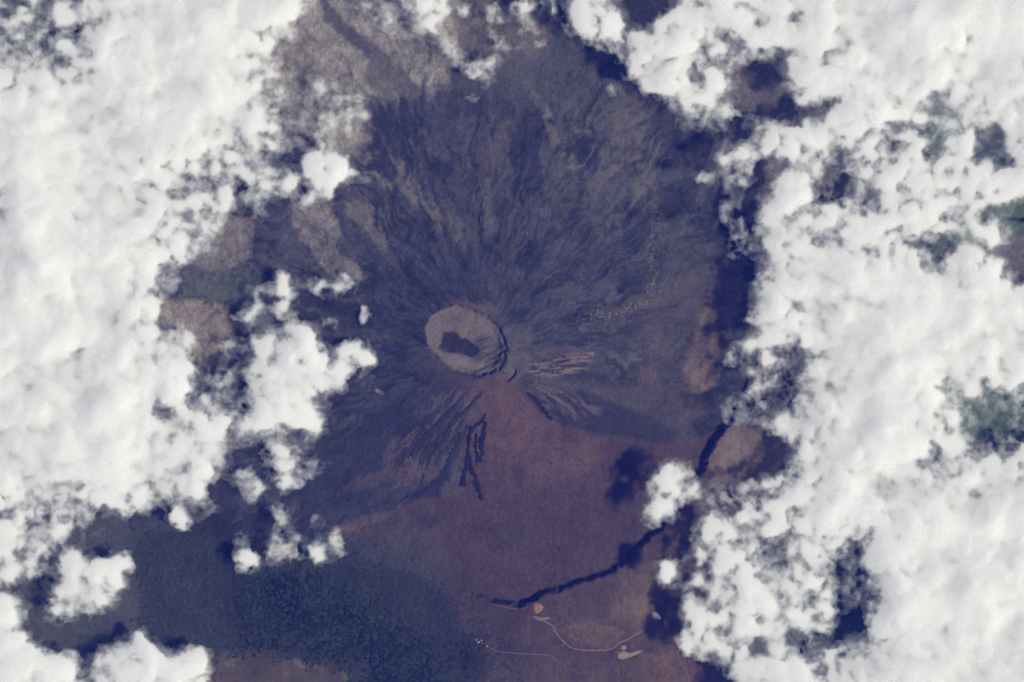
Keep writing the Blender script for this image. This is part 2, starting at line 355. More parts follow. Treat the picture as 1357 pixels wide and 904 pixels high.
# crater
crs = sample(crm, XC, YC)
lay((0.108, 0.088, 0.083), sstep(0.3, 0.7, crs) * (0.95 + 0.3 * n12))
m = sample(blurred([(624,452),(640,444),(662,450),(676,464),(672,480),(652,486),(630,478),(620,466)], 4), XC, YC) * crs
lay((0.038, 0.036, 0.040), m * (0.8 + 0.9 * perlin(X / 16, (Y + 0.3 * X) / 4, 161)))
lay((0.07, 0.062, 0.06), crs * sstep(0.0, 0.5, n12 + 0.5 * n4) * 0.6)
m = sample(blurred([(600,480),(640,476),(648,488),(615,494)], 3), XC, YC) * crs; lay((0.13, 0.12, 0.095), m * 0.7)
m = sample(blurred([(606,446),(616,428),(622,414),(628,416),(622,440),(614,452)], 2), XC, YC) * crs; lay((0.17, 0.13, 0.10), m * 0.6)
lay((0.022, 0.020, 0.023), np.clip(0.75 * sample(pondm, XC, YC) + 0.45 * sample(gblur(pondm, 3), XC + 3 * fx, YC), 0, 1))
# plateau beyond the scarp
plm = sample(PL, XS, YS)
inx = sstep(500, 600, X)
lay((0.058, 0.039, 0.032), plm * inx * (0.92 + 0.35 * n12) * (1 - sstep(980, 1120, X)))
m = region([(962,560),(1045,560),(1052,600),(1010,650),(930,660),(936,610)], 6); lay((0.118, 0.092, 0.078), m * 0.9)
m = sample(blurred(line_poly(smooth_line([(934,630),(944,605),(955,582),(968,566)]), 5), 1.5), X, Y); lay((0.115, 0.068, 0.054), m * 0.6)
m = region([(822,768),(870,740),(872,800),(850,830),(812,820)], 10); lay((0.13, 0.088, 0.062), m * 0.7)
m = region([(842,865),(900,862),(925,880),(940,960),(820,960)], 8); lay((0.088, 0.055, 0.044), m * 0.9)
m = region([(640,868),(740,876),(850,872),(860,960),(640,960)], 8); lay((0.062, 0.044, 0.036), m * 0.85)
m = region([(735,836),(780,820),(830,840),(815,858),(770,858)], 6); lay((0.10, 0.064, 0.045), m * 0.7)
# left and right lowlands seen through the cloud gaps
m = region([(-170,690),(180,690),(290,740),(290,1050),(-170,1050)], 10); lay((0.046, 0.048, 0.040), m * (0.9 + 0.4 * n12))
m = region([(175,735),(260,740),(285,800),(250,850),(150,850)], 14); lay((0.060, 0.055, 0.048), m)
m = region([(1170,110),(1530,110),(1530,680),(1170,680)], 25); lay((0.058, 0.085, 0.058), m)
m = region([(1300,310),(1530,310),(1530,420),(1310,420)], 8); lay((0.09, 0.078, 0.08), m)
m = region([(930,-140),(1170,-140),(1170,290),(1000,290),(940,150)], 20); lay((0.085, 0.075, 0.070), m)
m = region([(800,-140),(880,-140),(880,50),(800,50)], 12); lay((0.12, 0.105, 0.09), m)
m = region([(980,690),(1530,690),(1530,1050),(960,1050)], 25); lay((0.034, 0.042, 0.034), m)
m = region([(270,866),(330,862),(450,872),(480,910),(470,1050),(250,1050)], 4); lay((0.058, 0.046, 0.030), m)
for (a, c) in [([(296,862),(316,866),(318,884),(300,886)], (0.085, 0.075, 0.045)), ([(446,878),(462,880),(474,898),(458,902)], (0.095, 0.09, 0.028)), ([(380,872),(416,874),(430,886),(392,884)], (0.11, 0.082, 0.06))]:
    lay(c, region(a, 2.5) * sstep(-0.4, 0.2, n12) * 0.9)
# forest
FOREST = [(176,692),(240,704),(300,696),(350,742),(425,742),(470,738),(520,742),(542,752),(556,782),(582,784),(590,816),(612,826),(614,852),(640,866),(640,960),(486,960),(470,878),(440,868),(330,860),(285,856),(262,842),(190,850),(190,770)]
FR = blurred(FOREST, 20)
fmask = sample(FR, XW + 16 * n12 + 26 * n40, YW + 16 * n12 + 26 * fbm(X, Y, 45, 4, 191))
forest_area = fmask > 0.5
lay((0.026, 0.028, 0.022), sstep(0.15, 0.6, fmask) * 0.9)
lay((0.035, 0.035, 0.028), region([(560,740),(610,790),(650,850),(690,890),(680,960),(640,960)], 14) * sstep(-0.2, 0.3, n4 + n12) * 0.7)
mott = sample(blurred([(540,735),(600,750),(690,840),(730,960),(600,960),(560,860),(480,770)], 18), X, Y)
lay((0.020, 0.021, 0.017), mott * sstep(-0.02, 0.16, n4 + 0.9 * n12 + 0.5 * perlin(X / 2.6, Y / 2.6, 172)) * 0.85)
A *= (1 + 0.22 * n4 + 0.30 * n12 + 0.35 * n40 + 0.18 * perlin(X / 2.2, Y / 2.2, 171))[..., None]
A = np.clip(A, 0.006, 0.6)

XWD = X - CX; YWD = CY - Y
VERT = np.stack([XWD, YWD, Z], -1).reshape(-1, 3)
nyg, nxg = X.shape
ix = np.arange(nyg * nxg, dtype=np.int64).reshape(nyg, nxg)
QUAD = np.stack([ix[1:, :-1], ix[1:, 1:], ix[:-1, 1:], ix[:-1, :-1]], -1).reshape(-1, 4)
def cellmean(F): return (0.25 * (F[1:, 1:] + F[1:, :-1] + F[:-1, 1:] + F[:-1, :-1])).ravel()
crc = cellmean(crs); pdc = cellmean(sample(pondm, XC, YC)); plc = cellmean(sample(PL, XS, YS)); xc = cellmean(X); yc = cellmean(Y)
rc = cellmean(r + 14 * wx + 25 * S)
gz = np.gradient(Z, axis=0) / np.maximum(np.gradient(Y, axis=0), 0.1); gzx = np.gradient(Z, axis=1) / np.maximum(np.gradient(X, axis=1), 0.1)
# ids: 0 ground, 1 caldera floor, 2 cone, 3 crater wall, 4 crater floor, 5 lava pond, 6 cliff
ID = np.zeros(len(QUAD), np.int8)
ID[rc < 165] = 2
ID[(crc > 0.04)] = 3
ID[(crc > 0.93)] = 4
ID[(pdc > 0.5) & (ID == 4)] = 5
cliff = (plc > 0.06) & (plc < 0.94) & (xc > 628) & (xc < 1000) & (yc > 520)
ID[cliff] = 6
COLR = np.concatenate([A, np.ones(A.shape[:2] + (1,), np.float32)], -1).reshape(-1, 4)
M_rock = ground_material('volcanic_rock', bump=0.3, var=0.18, scale=0.35)
M_ash = ground_material('crater_ash', bump=0.25, var=0.2, scale=0.5)
def piece(name, ident, mat, parent=None):
    q = QUAD[ID == ident]
    used, inv = np.unique(q, return_inverse=True)
    return mesh_from(name, VERT[used], inv.reshape(-1, 4), mat, parent, {'albedo': ('FLOAT_COLOR', COLR[used])})
tag(piece('ground', 0, M_rock), kind='structure')
vol = tag(piece('volcano', 2, M_rock), 'dark broad volcano cone with a grey round summit crater and streaked flanks', 'volcano')
cw = piece('crater_wall', 3, M_ash, vol)
cf = piece('crater_floor', 4, M_ash, vol)
piece('lava_pond', 5, M_rock, cf)['label'] = 'dark lobed pond of hardened lava on the grey crater floor'
tag(piece('cliff', 6, M_rock), 'long dark curved cliff between the reddish plain and the upland with the road', 'cliff')

# height lookup on the core raster for things that lie on the ground
from bisect import bisect_right
def ground_z(px, py):
    i = min(max(bisect_right(gy.tolist(), py) - 1, 0), nyg - 2); j = min(max(bisect_right(gx.tolist(), px) - 1, 0), nxg - 2)
    return float(Z[i:i + 2, j:j + 2].max())
_gxl, _gyl = gx.tolist(), gy.tolist()
def gz_arr(px, py):
    j = np.clip(np.searchsorted(gx, px) - 1, 0, nxg - 2); i = np.clip(np.searchsorted(gy, py) - 1, 0, nyg - 2)
    u_ = (px - gx[j]) / (gx[j + 1] - gx[j]); v_ = (py - gy[i]) / (gy[i + 1] - gy[i])
    return (Z[i, j] * (1 - u_) + Z[i, j + 1] * u_) * (1 - v_) + (Z[i + 1, j] * (1 - u_) + Z[i + 1, j + 1] * u_) * v_

# ------------------------------------------------------------------ forest canopy (stuff)
mott = sample(blurred([(540,740),(600,760),(700,860),(720,960),(600,960),(560,860),(500,780)], 16), X, Y)
cell_f = (cellmean(fmask * (1 - 0.42 * mott) + 1.3 * n4 + 1.4 * n12 + 0.5 * rag + 0.6 * perlin(X / 2.6, Y / 2.6, 172)) > 0.5) & (cellmean(fmask) > 0.16) & (ID == 0) & (yc < 948) & (xc > 120)
q = QUAD[cell_f]
used, inv = np.unique(q, return_inverse=True)
cv = VERT[used].copy()
can = 0.6 * (0.9 + 1.1 * perlin(X / 3.0, Y / 3.0, 181) + 0.7 * perlin(X / 7.0, Y / 7.0, 182)).ravel()[used]
edge = np.ones(len(VERT)); cnt = np.bincount(QUAD[cell_f].ravel(), minlength=len(VERT))
lift = np.where(cnt[used] >= 4, np.clip(can, 0.25, 5), -0.6)
cv[:, 2] += lift
fa = np.empty(X.shape + (3,), np.float32); fa[:] = (0.011, 0.014, 0.006)
tone = (0.7 * n40 + 0.9 * n12 + 0.8 * n4 + 0.6 * perlin(X / 2.4, Y / 2.4, 183))
fa *= (1 + 1.1 * tone)[..., None]
lf = sample(blurred([(176,692),(300,700),(300,870),(180,850)], 22), X, Y); fa += lf[..., None] * np.array((0.016, 0.016, 0.013), np.float32)
lf = sample(blurred([(420,735),(560,745),(600,800),(600,860),(520,800),(440,780)], 18), X, Y); fa += lf[..., None] * np.array((0.012, 0.013, 0.010), np.float32)
fa = np.clip(fa, 0.004, 0.2)
fcol = np.concatenate([fa, np.ones(fa.shape[:2] + (1,), np.float32)], -1).reshape(-1, 4)[used]
M_can = ground_material('tree_canopy', bump=0.25, var=0.45, scale=0.3)
tag(mesh_from('forest', cv, inv.reshape(-1, 4), M_can, None, {'albedo': ('FLOAT_COLOR', fcol)}), 'dark green forest covering the lower slope', 'forest', kind='stuff')

# ------------------------------------------------------------------ ribbons: lava tongues and roads
def ribbon(name, line, w, mat, thick=0.4, crown=0.0, rough=0.0, across=6, seed=1, step=1.0):
    pts = smooth_line(line, 8)
    seg = np.linalg.norm(np.diff(pts, axis=0), axis=1); s = np.concatenate([[0], np.cumsum(seg)])
    n = max(int(s[-1] / step), 4); t = np.linspace(0, s[-1], n)
    P = np.stack([np.interp(t, s, pts[:, 0]), np.interp(t, s, pts[:, 1])], 1)
    ws = np.interp(t / s[-1], np.linspace(0, 1, len(w)), w) if not np.isscalar(w) else np.full(n, float(w))
    T = np.gradient(P, axis=0); T /= np.linalg.norm(T, axis=1)[:, None]
    N = np.stack([-T[:, 1], T[:, 0]], 1)
    wl = ws * (1 + rough * perlin(t / 5.0, np.full(n, 3.3 + seed), 201 + seed) + 0.6 * rough * perlin(t / 2.1, np.full(n, 7.3), 221 + seed))
    wr = ws * (1 + rough * perlin(t / 5.0, np.full(n, 1.3 + seed), 211 + seed) + 0.6 * rough * perlin(t / 2.1, np.full(n, 9.3), 231 + seed))
    a = np.linspace(-1, 1, across + 1)
    off = np.where(a[None, :] < 0, a[None, :] * wl[:, None] / 2, a[None, :] * wr[:, None] / 2)
    px = P[:, 0:1] + N[:, 0:1] * off; py = P[:, 1:2] + N[:, 1:2] * off
    z = gz_arr(px, py)
    prof = (1 - np.abs(a) ** 4)[None, :]
    top = z + thick * 0.5 + (thick * 0.5 + crown) * prof + rough * 0.5 * thick * perlin(px / 2.5, py / 2.5, 241)
    bot = z - 1.2
    V = np.concatenate([np.stack([px - CX, CY - py, top], -1).reshape(-1, 3), np.stack([px - CX, CY - py, bot], -1).reshape(-1, 3)])
    m = across + 1; I = np.arange(n * m).reshape(n, m); K = n * m
    qs = [np.stack([I[:-1, :-1], I[:-1, 1:], I[1:, 1:], I[1:, :-1]], -1).reshape(-1, 4),
          np.stack([I[:-1, :-1], I[1:, :-1], I[1:, 1:], I[:-1, 1:]], -1).reshape(-1, 4) + K]
    for (e, f) in ((I[:, 0], 1), (I[:, -1], -1)):
        qq = np.stack([e[:-1], e[1:], e[1:] + K, e[:-1] + K], -1); qs.append(qq if f > 0 else qq[:, ::-1])
    for (e, f) in ((I[0], -1), (I[-1], 1)):
        qq = np.stack([e[:-1], e[1:], e[1:] + K, e[:-1] + K], -1); qs.append(qq if f > 0 else qq[:, ::-1])
    return mesh_from(name, V, np.concatenate(qs), mat)

M_lava = flat_material('fresh_lava', (0.011, 0.010, 0.013), var=0.35, scale=0.5)
M_lava2 = flat_material('older_lava', (0.022, 0.019, 0.023), var=0.4, scale=0.4)
LAVA = [
 ([(643,547),(640,557),(631,563),(624,572),(621,586),(621,602),(624,616),(630,634),(634,648),(639,662)], [2, 4, 4.5, 4, 3.5, 4, 5, 6, 5.5, 3.5], M_lava, 'long black lava tongue reaching furthest down the red slope'),
 ([(620,600),(618,614),(615,630),(613,644)], [3, 3.5, 4, 7], M_lava, 'short black lava tongue with a forked foot beside the long tongue'),
 ([(644,558),(641,570),(638,584),(639,596),(637,608),(636,613)], [3, 5, 5, 6, 4, 2], M_lava, 'stubby black lava tongue between the long tongue and the bare red slope'),
 ([(622,562),(612,578),(602,598),(594,614),(590,626)], [3, 6, 7, 6, 3], M_lava2, 'dark lava streak left of the black tongues on the cone'),
 ([(598,612),(592,626),(584,638),(572,648),(556,655)], [4, 8, 9, 8, 4], M_lava2, 'dark curved lava lobe above the pale band at the plain'),
 ([(640,520),(618,543),(602,558),(590,580),(574,602)], [2, 4, 5, 6, 4], M_lava2, 'dark lava streak running from the summit shoulder toward the lower left plain'),
 ([(606,536),(592,550),(576,566),(556,590),(545,604)], [3, 5, 6, 7, 4], M_lava2, 'outermost dark lava streak on the lower left flank of the cone'),
 ([(632,574),(630,590),(633,606),(630,618)], [2, 3, 3, 2], M_lava, 'thin black lava thread beside the stubby tongue'),
 ([(698,520),(712,532),(722,546),(730,556)], [2, 3, 4, 3], M_lava, 'short black lava finger on the right edge of the red slope'),
]
for i, (ln, w, mt, lab) in enumerate(LAVA):
    tag(ribbon('lava_flow', ln, [1.3 * w_ for w_ in w], mt, thick=0.5, crown=0.3, rough=0.75, across=8, seed=i), lab, 'lava flow', 'dark lava flows below the crater')

M_road = flat_material('pale_gravel', (0.135, 0.096, 0.074), var=0.35, scale=1.5)
M_track = flat_material('dirt_track', (0.105, 0.076, 0.062), var=0.4, scale=1.5)
M_lot = flat_material('gravel_lot', (0.18, 0.142, 0.092), var=0.3, scale=1.2)
ROADS = [([(716,819),(726,825),(733,830),(738,840),(746,849),(756,857),(768,860),(790,861),(810,859),(820,852),(832,846),(842,840),(854,834)], 2.2, M_road),
         ([(737,857),(746,854),(752,853)], 1.5, M_track),
         ([(641,852),(650,858),(660,862),(676,864),(700,866),(724,867),(734,871),(740,877)], 1.5, M_track),
         ([(650,799),(668,804),(684,806),(700,804)], 1.6, M_track),
         ([(818,862),(822,868),(832,868),(843,864),(850,862)], 2.4, M_road),
         ([(897,862),(901,876),(910,890),(913,906)], 1.6, M_track)]
for ln, w, mt in ROADS:
    tag(ribbon('road', ln, 0.8 * w, mt, thick=0.12, rough=0.25, across=3, step=1.5), kind='structure')
def patch(name, pts, mat, h=0.35):
    cx_, cy_ = np.mean(pts, 0); P = np.array(pts, float)
    dense = []
    for i in range(len(P)):
        for t in np.linspace(0, 1, 4, endpoint=False): dense.append(P[i] * (1 - t) + P[(i + 1) % len(P)] * t)
    D = np.array(dense); n = len(D); rings = [1.0, 0.66, 0.33]
    V = []; 
    for s in rings:
        R_ = (D - (cx_, cy_)) * s + (cx_, cy_); z = gz_arr(R_[:, 0], R_[:, 1]) + h
        V.append(np.stack([R_[:, 0] - CX, CY - R_[:, 1], z], -1))
    B = V[0].copy(); B[:, 2] -= 1.2; V.append(B)
    I = np.arange(n); J = (I + 1) % n; q = []
    for k in range(len(rings) - 1): q.append(np.stack([I + k * n, I + (k + 1) * n, J + (k + 1) * n, J + k * n], -1))
    q.append(np.stack([I, J, J + len(rings) * n, I + len(rings) * n], -1))
    V = np.concatenate(V); c = len(V)
    V = np.concatenate([V, [[cx_ - CX, CY - cy_, gz_arr(np.array([cx_]), np.array([cy_]))[0] + h]]])
    k = (len(rings) - 1) * n
    q.append(np.stack([I + k, np.full(n, c), J + k, J + k], -1)[:, [0, 1, 2, 2]])
    qs = np.concatenate(q[:-1]); me_q = qs
    tri = np.stack([I + k, np.full(n, c), J + k], -1)
    me = bpy.data.meshes.new(name); me.from_pydata(V.tolist(), [], qs.tolist() + tri.tolist()); me.materials.append(mat)
    o = bpy.data.objects.new(name, me); COL.objects.link(o); return o
tag(patch('car_park', [(819,866),(826,862),(834,865),(846,861),(849,864),(838,869),(826,873),(819,872)], M_lot), kind='structure')
tag(patch('car_park', [(824,855),(829,854),(830,859),(826,861),(822,859)], M_lot), kind='structure')
tag(patch('car_park', [(706,815),(714,817),(728,817),(730,819),(716,822),(708,819)], M_road), kind='structure')

# scoria cone beside the cliff
def cone(name, px, py, rad, h, pit, mat_side, mat_top, label):
    nr, na = 14, 40; zb = ground_z(px, py); V = []; 
    for i in range(nr + 1):
        f = 1 - i / nr
        for j in range(na):
            a = 2 * math.pi * j / na; rr = rad * f * (1 + 0.10 * math.sin(3 * a + 1) + 0.05 * math.sin(7 * a))
            z = h * (1 - f) ** 0.9 if f > 0.32 else h * 0.68 ** 0.9 - pit * (1 - (f / 0.32) ** 2)
            V.append((px - CX + rr * math.cos(a), CY - py + rr * math.sin(a), zb - 0.8 + z))
    V0 = list(V)
    def sub(a, b): return V0[a * na:(b + 1) * na]
    def qs(a, b): b -= a; a = 0; return [(i * na + j, i * na + (j + 1) % na, (i + 1) * na + (j + 1) % na, (i + 1) * na + j) for i in range(a, b) for j in range(na)]
    o = mesh_from(name, sub(0, 7), qs(0, 7), mat_side); tag(o, label, 'scoria cone')
    mesh_from('crater', sub(7, nr), qs(7, nr), mat_top, o)
    return o
M_sc = flat_material('scoria_slope', (0.16, 0.12, 0.085), var=0.3, scale=0.9)
M_sc2 = flat_material('red_scoria', (0.22, 0.11, 0.085), var=0.3, scale=0.9)
cone('scoria_cone', 712, 806, 8.0, 4.0, 1.6, M_sc, M_sc2, 'small pinkish scoria cone at the foot of the dark cliff by the road end')

# tiny pale houses at the edge of the forest
M_wall = flat_material('white_plaster', (0.34, 0.33, 0.31), var=0.05)
M_roof = flat_material('pale_sheet_roof', (0.33, 0.31, 0.29), var=0.1)
def house(px, py, L_, B_, H_, rot, label):
    z = ground_z(px, py) - 0.3; c, s = math.cos(rot), math.sin(rot)
    def tr(v): return (px - CX + v[0] * c - v[1] * s, CY - py + v[0] * s + v[1] * c, z + v[2])
    a, b = L_ / 2, B_ / 2
    w = [(-a,-b,0),(a,-b,0),(a,b,0),(-a,b,0),(-a,-b,H_),(a,-b,H_),(a,b,H_),(-a,b,H_)]
    o = mesh_from('house', [tr(v) for v in w], [(0,1,5,4),(1,2,6,5),(2,3,7,6),(3,0,4,7),(3,2,1,0),(4,5,6,7)], M_wall, smooth=False)
    e = 0.12
    rf = [(-a-e,-b-e,H_+.003),(a+e,-b-e,H_+.003),(a+e,0,H_+B_*.35),(-a-e,0,H_+B_*.35),(-a-e,b+e,H_+.003),(a+e,b+e,H_+.003)]
    mesh_from('roof', [tr(v) for v in rf], [(0,1,2,3),(3,2,5,4),(0,4,5,1),(0,3,4,4),(1,5,2,2)][:3], M_roof, o, smooth=False)
    tag(o, label, 'house', 'pale houses where the track meets the forest'); return o
house(634.5, 850.5, 3.2, 1.7, 0.9, 0.5, 'largest pale house at the forest edge above the track')
house(638.3, 848.0, 2.0, 1.4, 0.8, 0.2, 'small pale house nearest the open ground at the forest edge')
house(631.5, 847.6, 1.8, 1.2, 0.7, 1.1, 'small pale house deepest among the trees at the forest edge')
house(645.5, 856.0, 2.2, 1.3, 0.7, -0.6, 'low pale house standing beside the start of the track')

# ================================================================== CLOUDS
CM = np.zeros((RH, RW), np.float32)
def cl(pts, v=1.0, s=4.0): paintf(CM, pts, v, s)
E = RX0 - 20; F = RX1 + 20; T_ = RY0 - 20; Bt = RY1 + 20
# --- left bank
cl([(E,T_),(418,T_),(418,8),(404,18),(396,30),(392,56),(372,74),(368,100),(382,128),(376,160),(384,184),(398,196),(372,206),(362,214),(372,240),(362,262),(345,285),(330,275),(322,292),(312,286),(294,290),(294,306),(285,322),(262,338),(250,352),(226,352),(214,372),(214,402),(206,424),(222,436),(250,430),(259,442),(258,500),(250,520),(262,545),(300,548),(322,535),(345,540),(400,535),(424,540),(432,560),(436,576),(426,584),(408,586),(398,574),(384,578),(352,580),(340,590),(320,590),(300,600),(300,620),(288,634),(278,650),(284,664),(262,668),(240,662),(222,664),(206,672),(190,682),(170,686),(150,674),(138,672),(128,688),(108,702),(90,712),(84,724),(62,736),(60,762),(40,772),(18,772),(E,772)])
cl([(336,438),(356,432),(372,440),(398,436),(416,440),(428,452),(432,466),(446,476),(452,456),(470,446),(486,460),(499,470),(498,482),(485,493),(466,496),(460,512),(454,521),(432,526),(420,521),(418,530),(428,548),(330,552),(325,520),(322,490),(330,470)])
cl([(350,580),(384,580),(400,600),(400,616),(398,650),(384,656),(372,650),(360,634),(350,610)], 1.0, 3)
cl([(308,630),(320,617),(342,628),(352,646),(345,662),(330,668),(315,650)], 1.0, 3)
cl(disc(414,622,15,13), 0.8); cl(disc(441,618,9,12), 0.42, 3)
cl([(222,692),(236,666),(250,680),(263,691),(245,704),(230,697)], 1.0, 3)
cl([(262,668),(300,668),(298,680),(270,690)], 0.5)
# holes and thin places
cl(disc(18,2,16,9), 0.05); cl(disc(64,2,10,12), 0.05, 3); cl(disc(102,2,10,6), 0.2, 3)
cl([(E,14),(20,14),(36,50),(20,70),(E,70)], 0.62, 8); cl([(40,16),(100,10),(110,60),(96,80),(84,100),(60,80)], 0.7, 9); cl(disc(82,86,9,10), 0.35, 4)
cl(disc(240,16,7,20,10), 0.62, 4); cl(disc(150,22,8,5), 0.6, 3)
cl(line_poly([(340,40),(362,54),(376,66)], 7), 0.55, 3)
cl([(386,30),(420,20),(410,60),(388,52)], 0.45, 5)
cl([(372,100),(400,90),(440,105),(480,120),(500,150),(470,180),(440,195),(400,200),(378,180),(384,130)], 0.54, 7)
cl(disc(462,140,24,14,20), 0.62, 4); cl(disc(505,167,8,6), 0.62, 2.5); cl(disc(425,170,16,14), 0.55, 5); cl(disc(400,130,8,12), 0.12, 5); cl(disc(400,112,6,8), 0.2, 4)
cl([(364,206),(378,208),(396,204),(400,212),(386,224),(370,230),(364,216)], 0.02, 2.5)
cl([(400,210),(414,196),(440,198),(462,214),(474,222),(470,240),(446,248),(438,266),(428,264),(414,246),(402,232)], 1.0, 3)
cl(disc(376,244,25,20), 0.95, 4); cl(disc(402,262,13,14), 0.8, 4); cl(disc(486,240,10,12), 0.5, 4)
cl(line_poly([(240,242),(268,240),(300,234)], 11), 0.5, 4); cl([(306,240),(318,244),(326,270),(324,296),(314,310),(308,290),(312,266)], 0.08, 3)
cl(disc(344,286,16,10), 0.72, 4); cl(disc(232,374,16,16), 0.66, 5); cl(disc(216,362,8,10), 0.3, 3); cl(disc(232,430,12,9), 0.6, 4)
cl([(275,322),(295,318),(300,336),(272,350),(262,344)], 0.4, 4)
cl([(0,225),(6,225),(12,260),(6,290),(E,290)], 0.7, 5); cl(disc(105,470,14,8,20), 0.62, 4); cl(disc(3,560,5,16), 0.45, 4)
cl([(185,545),(215,528),(245,535),(240,555),(205,560)], 0.55, 5)
cl([(258,490),(330,480),(330,545),(262,545)], 0.4, 5); cl(disc(290,500,16,11), 0.72, 4); cl(disc(286,530,18,14), 0.75, 4); cl(disc(312,520,8,14), 0.2, 4); cl(disc(310,560,5,5), 0.6, 3)
cl(disc(310,582,6,12), 0.1, 3); cl(disc(344,580,7,5), 0.2, 3); cl(disc(394,572,9,6), 0.05, 3); cl(disc(394,505,14,6,10), 0.62, 4); cl(disc(256,626,7,4), 0.4, 2.5); cl(disc(340,470,6,5), 0.5, 3)
cl(disc(300,640,8,20,20), 0.15, 4); cl(disc(356,644,5,8), 0.02, 2)
# --- loose puffs of the left side
for (x, y, a, b, v) in [(375,380,17,19,1.0),(340,384,9,9,.5),(324,420,15,12,.68),(346,406,11,10,.55),(376,416,15,12,.72),(388,432,14,10,.75),(310,458,13,10,.6),(298,466,9,9,.5),(427,380,13,10,.6),(412,372,9,8,.5),(456,378,15,13,.66),(485,414,9,14,.62),(434,428,10,9,.55),
                        (370,682,13,12,.8),(326,742,13,17,.92),(318,712,9,8,.6),(425,733,13,14,.88),(448,726,13,9,.68),(446,708,10,9,.45),(340,772,5,5,.3),(533,472,8,6,.72),(500,519,9,5,.42),(516,537,9,4,.5),(420,690,8,12,.4)]:
    cl(disc(x, y, a + 1.5, b + 1.5), min(1.0, v + 0.24), 3)
cl([(346,742),(356,714),(372,700),(392,700),(412,718),(412,740),(392,746),(372,742),(356,752)], 0.72, 4)
cl(disc(404,734,8,6), 0.05, 2.5)
# --- lower left clouds
cl([(E,770),(14,780),(36,808),(32,836),(50,854),(75,866),(104,866),(112,882),(110,Bt),(E,Bt)])
cl([(75,736),(95,722),(116,736),(130,742),(142,746),(160,736),(173,726),(179,750),(166,776),(152,790),(148,806),(130,816),(104,810),(90,822),(72,826),(64,808),(62,790),(76,776),(78,756)], 1.0, 3.5)
cl([(120,Bt),(122,872),(140,856),(158,852),(172,838),(188,832),(200,846),(216,862),(232,868),(250,856),(270,858),(279,876),(276,Bt)])
for (x, y, a, b, v) in [(128,712,14,8,.5),(150,706,14,10,.45),(192,712,9,8,.42),(104,836,14,9,.42),(200,828,10,7,.4),(40,800,6,16,.1),(108,890,5,8,.3),(60,820,10,10,.35),(70,760,8,14,.3)]:
    cl(disc(x, y, a, b), v, 4)
# --- upper middle veil
cl([(468,0),(500,-6),(530,10),(552,44),(546,62),(520,52),(500,44),(478,46)], 0.52, 6)
cl([(526,T_),(594,T_),(593,25),(582,45),(561,48),(549,36),(550,20),(534,8)], 1.0, 4)
cl([(574,44),(600,50),(612,70),(616,84),(626,80),(640,90),(650,76),(652,52),(666,60),(666,86),(650,96),(645,110),(630,106),(610,96),(598,86),(584,66)], 0.78, 4)
cl(disc(626,66,10,8), 0.15, 4)
cl([(606,120),(620,122),(640,124),(638,136),(610,132)], 0.78, 2.5)
for (x, y, a, b, v) in [(650,108,8,7,.66),(549,103,7,8,.66),(616,12,12,12,.58),(655,22,14,16,.68),(658,50,10,12,.6),(694,10,12,16,.66),(700,40,14,12,.5),(716,56,12,10,.58),(727,6,12,14,.68),(684,66,20,7,.42),(740,18,8,10,.3),(676,30,8,8,.15),(520,80,10,8,.35)]:
    cl(disc(x, y, a + 1, b + 1), v + 0.16 if v > 0.4 else v, 3.5)
# --- right bank
cl([(738,T_),(F,T_),(F,Bt),(962,Bt),(966,892),(948,882),(926,876),(908,870),(894,864),(897,848),(908,826),(906,802),(899,790),(905,778),(918,762),(926,750),(915,738),(915,710),(926,690),(936,662),(944,644),(984,650),(990,636),(1006,632),(1030,626),(1043,622),(1056,592),(1050,580),(1036,584),(1022,577),(1012,566),(1004,550),(976,556),(950,545),(948,532),(968,520),(992,515),(1000,500),(986,488),(966,492),(958,476),(960,460),(986,450),(1008,441),(990,432),(992,410),(1001,400),(1004,384),(1000,366),(1010,354),(1016,332),(1004,312),(966,340),(962,316),(976,306),(960,300),(955,272),(955,240),(950,216),(944,208),(956,196),(976,190),(940,176),(926,168),(905,152),(895,144),(884,136),(874,126),(860,128),(848,123),(838,110),(835,95),(828,84),(818,70),(802,66),(790,56),(766,56),(750,46),(756,30)])
cl([(808,8),(814,-6),(850,-30),(872,-20),(900,-8),(902,10),(880,16),(868,30),(856,40),(832,36),(825,20)], 0.02, 3); cl(disc(882,3,14,9), 0.35, 4)
cl([(788,46),(830,40),(850,48),(846,66),(812,72),(792,62)], 0.78, 5); cl(disc(828,78,10,12), 0.55, 4)
cl([(914,92),(928,94),(928,112),(918,118)], 0.1, 2.5); cl([(920,60),(960,48),(1000,60),(1010,80),(970,96),(930,88)], 0.72, 6); cl(disc(940,80,9,6,-30), 0.45, 3); cl(disc(970,54,9,7), 0.35, 3); cl(disc(985,6,5,12), 0.45, 3); cl(disc(1000,80,7,5), .4, 3)
cl([(962,132),(976,98),(1002,84),(1026,72),(1036,61),(1042,76),(1042,100),(1046,132),(1062,140),(1088,136),(1104,124),(1114,130),(1102,142),(1090,160),(1060,160),(1040,163),(1018,158),(998,142),(980,142)], 0.03, 3)
cl(disc(1000,150,16,8), 0.45, 4); cl([(985,150),(1010,160),(1000,180),(975,190),(930,200),(912,185),(905,160),(930,168),(960,170)], 0.3, 4); cl(disc(975,178,10,8), .1, 3); cl(disc(905,172,16,12), .5, 4); cl(disc(930,180,14,10), 0.12, 4)
cl([(1044,22),(1056,16),(1074,17),(1062,24),(1052,30),(1046,28)], 0.05, 2); cl(disc(1058,4,4,14), 0.5, 3); cl(disc(1097,77,10,8,-30), 0.5, 3); cl(line_poly([(1104,70),(1124,60)], 5), .66, 3); cl(disc(1129,115,6,6), 0.25, 2.5); cl(disc(1252,26,6,8), 0.68, 4); cl(disc(1270,50,26,20), .86, 10)
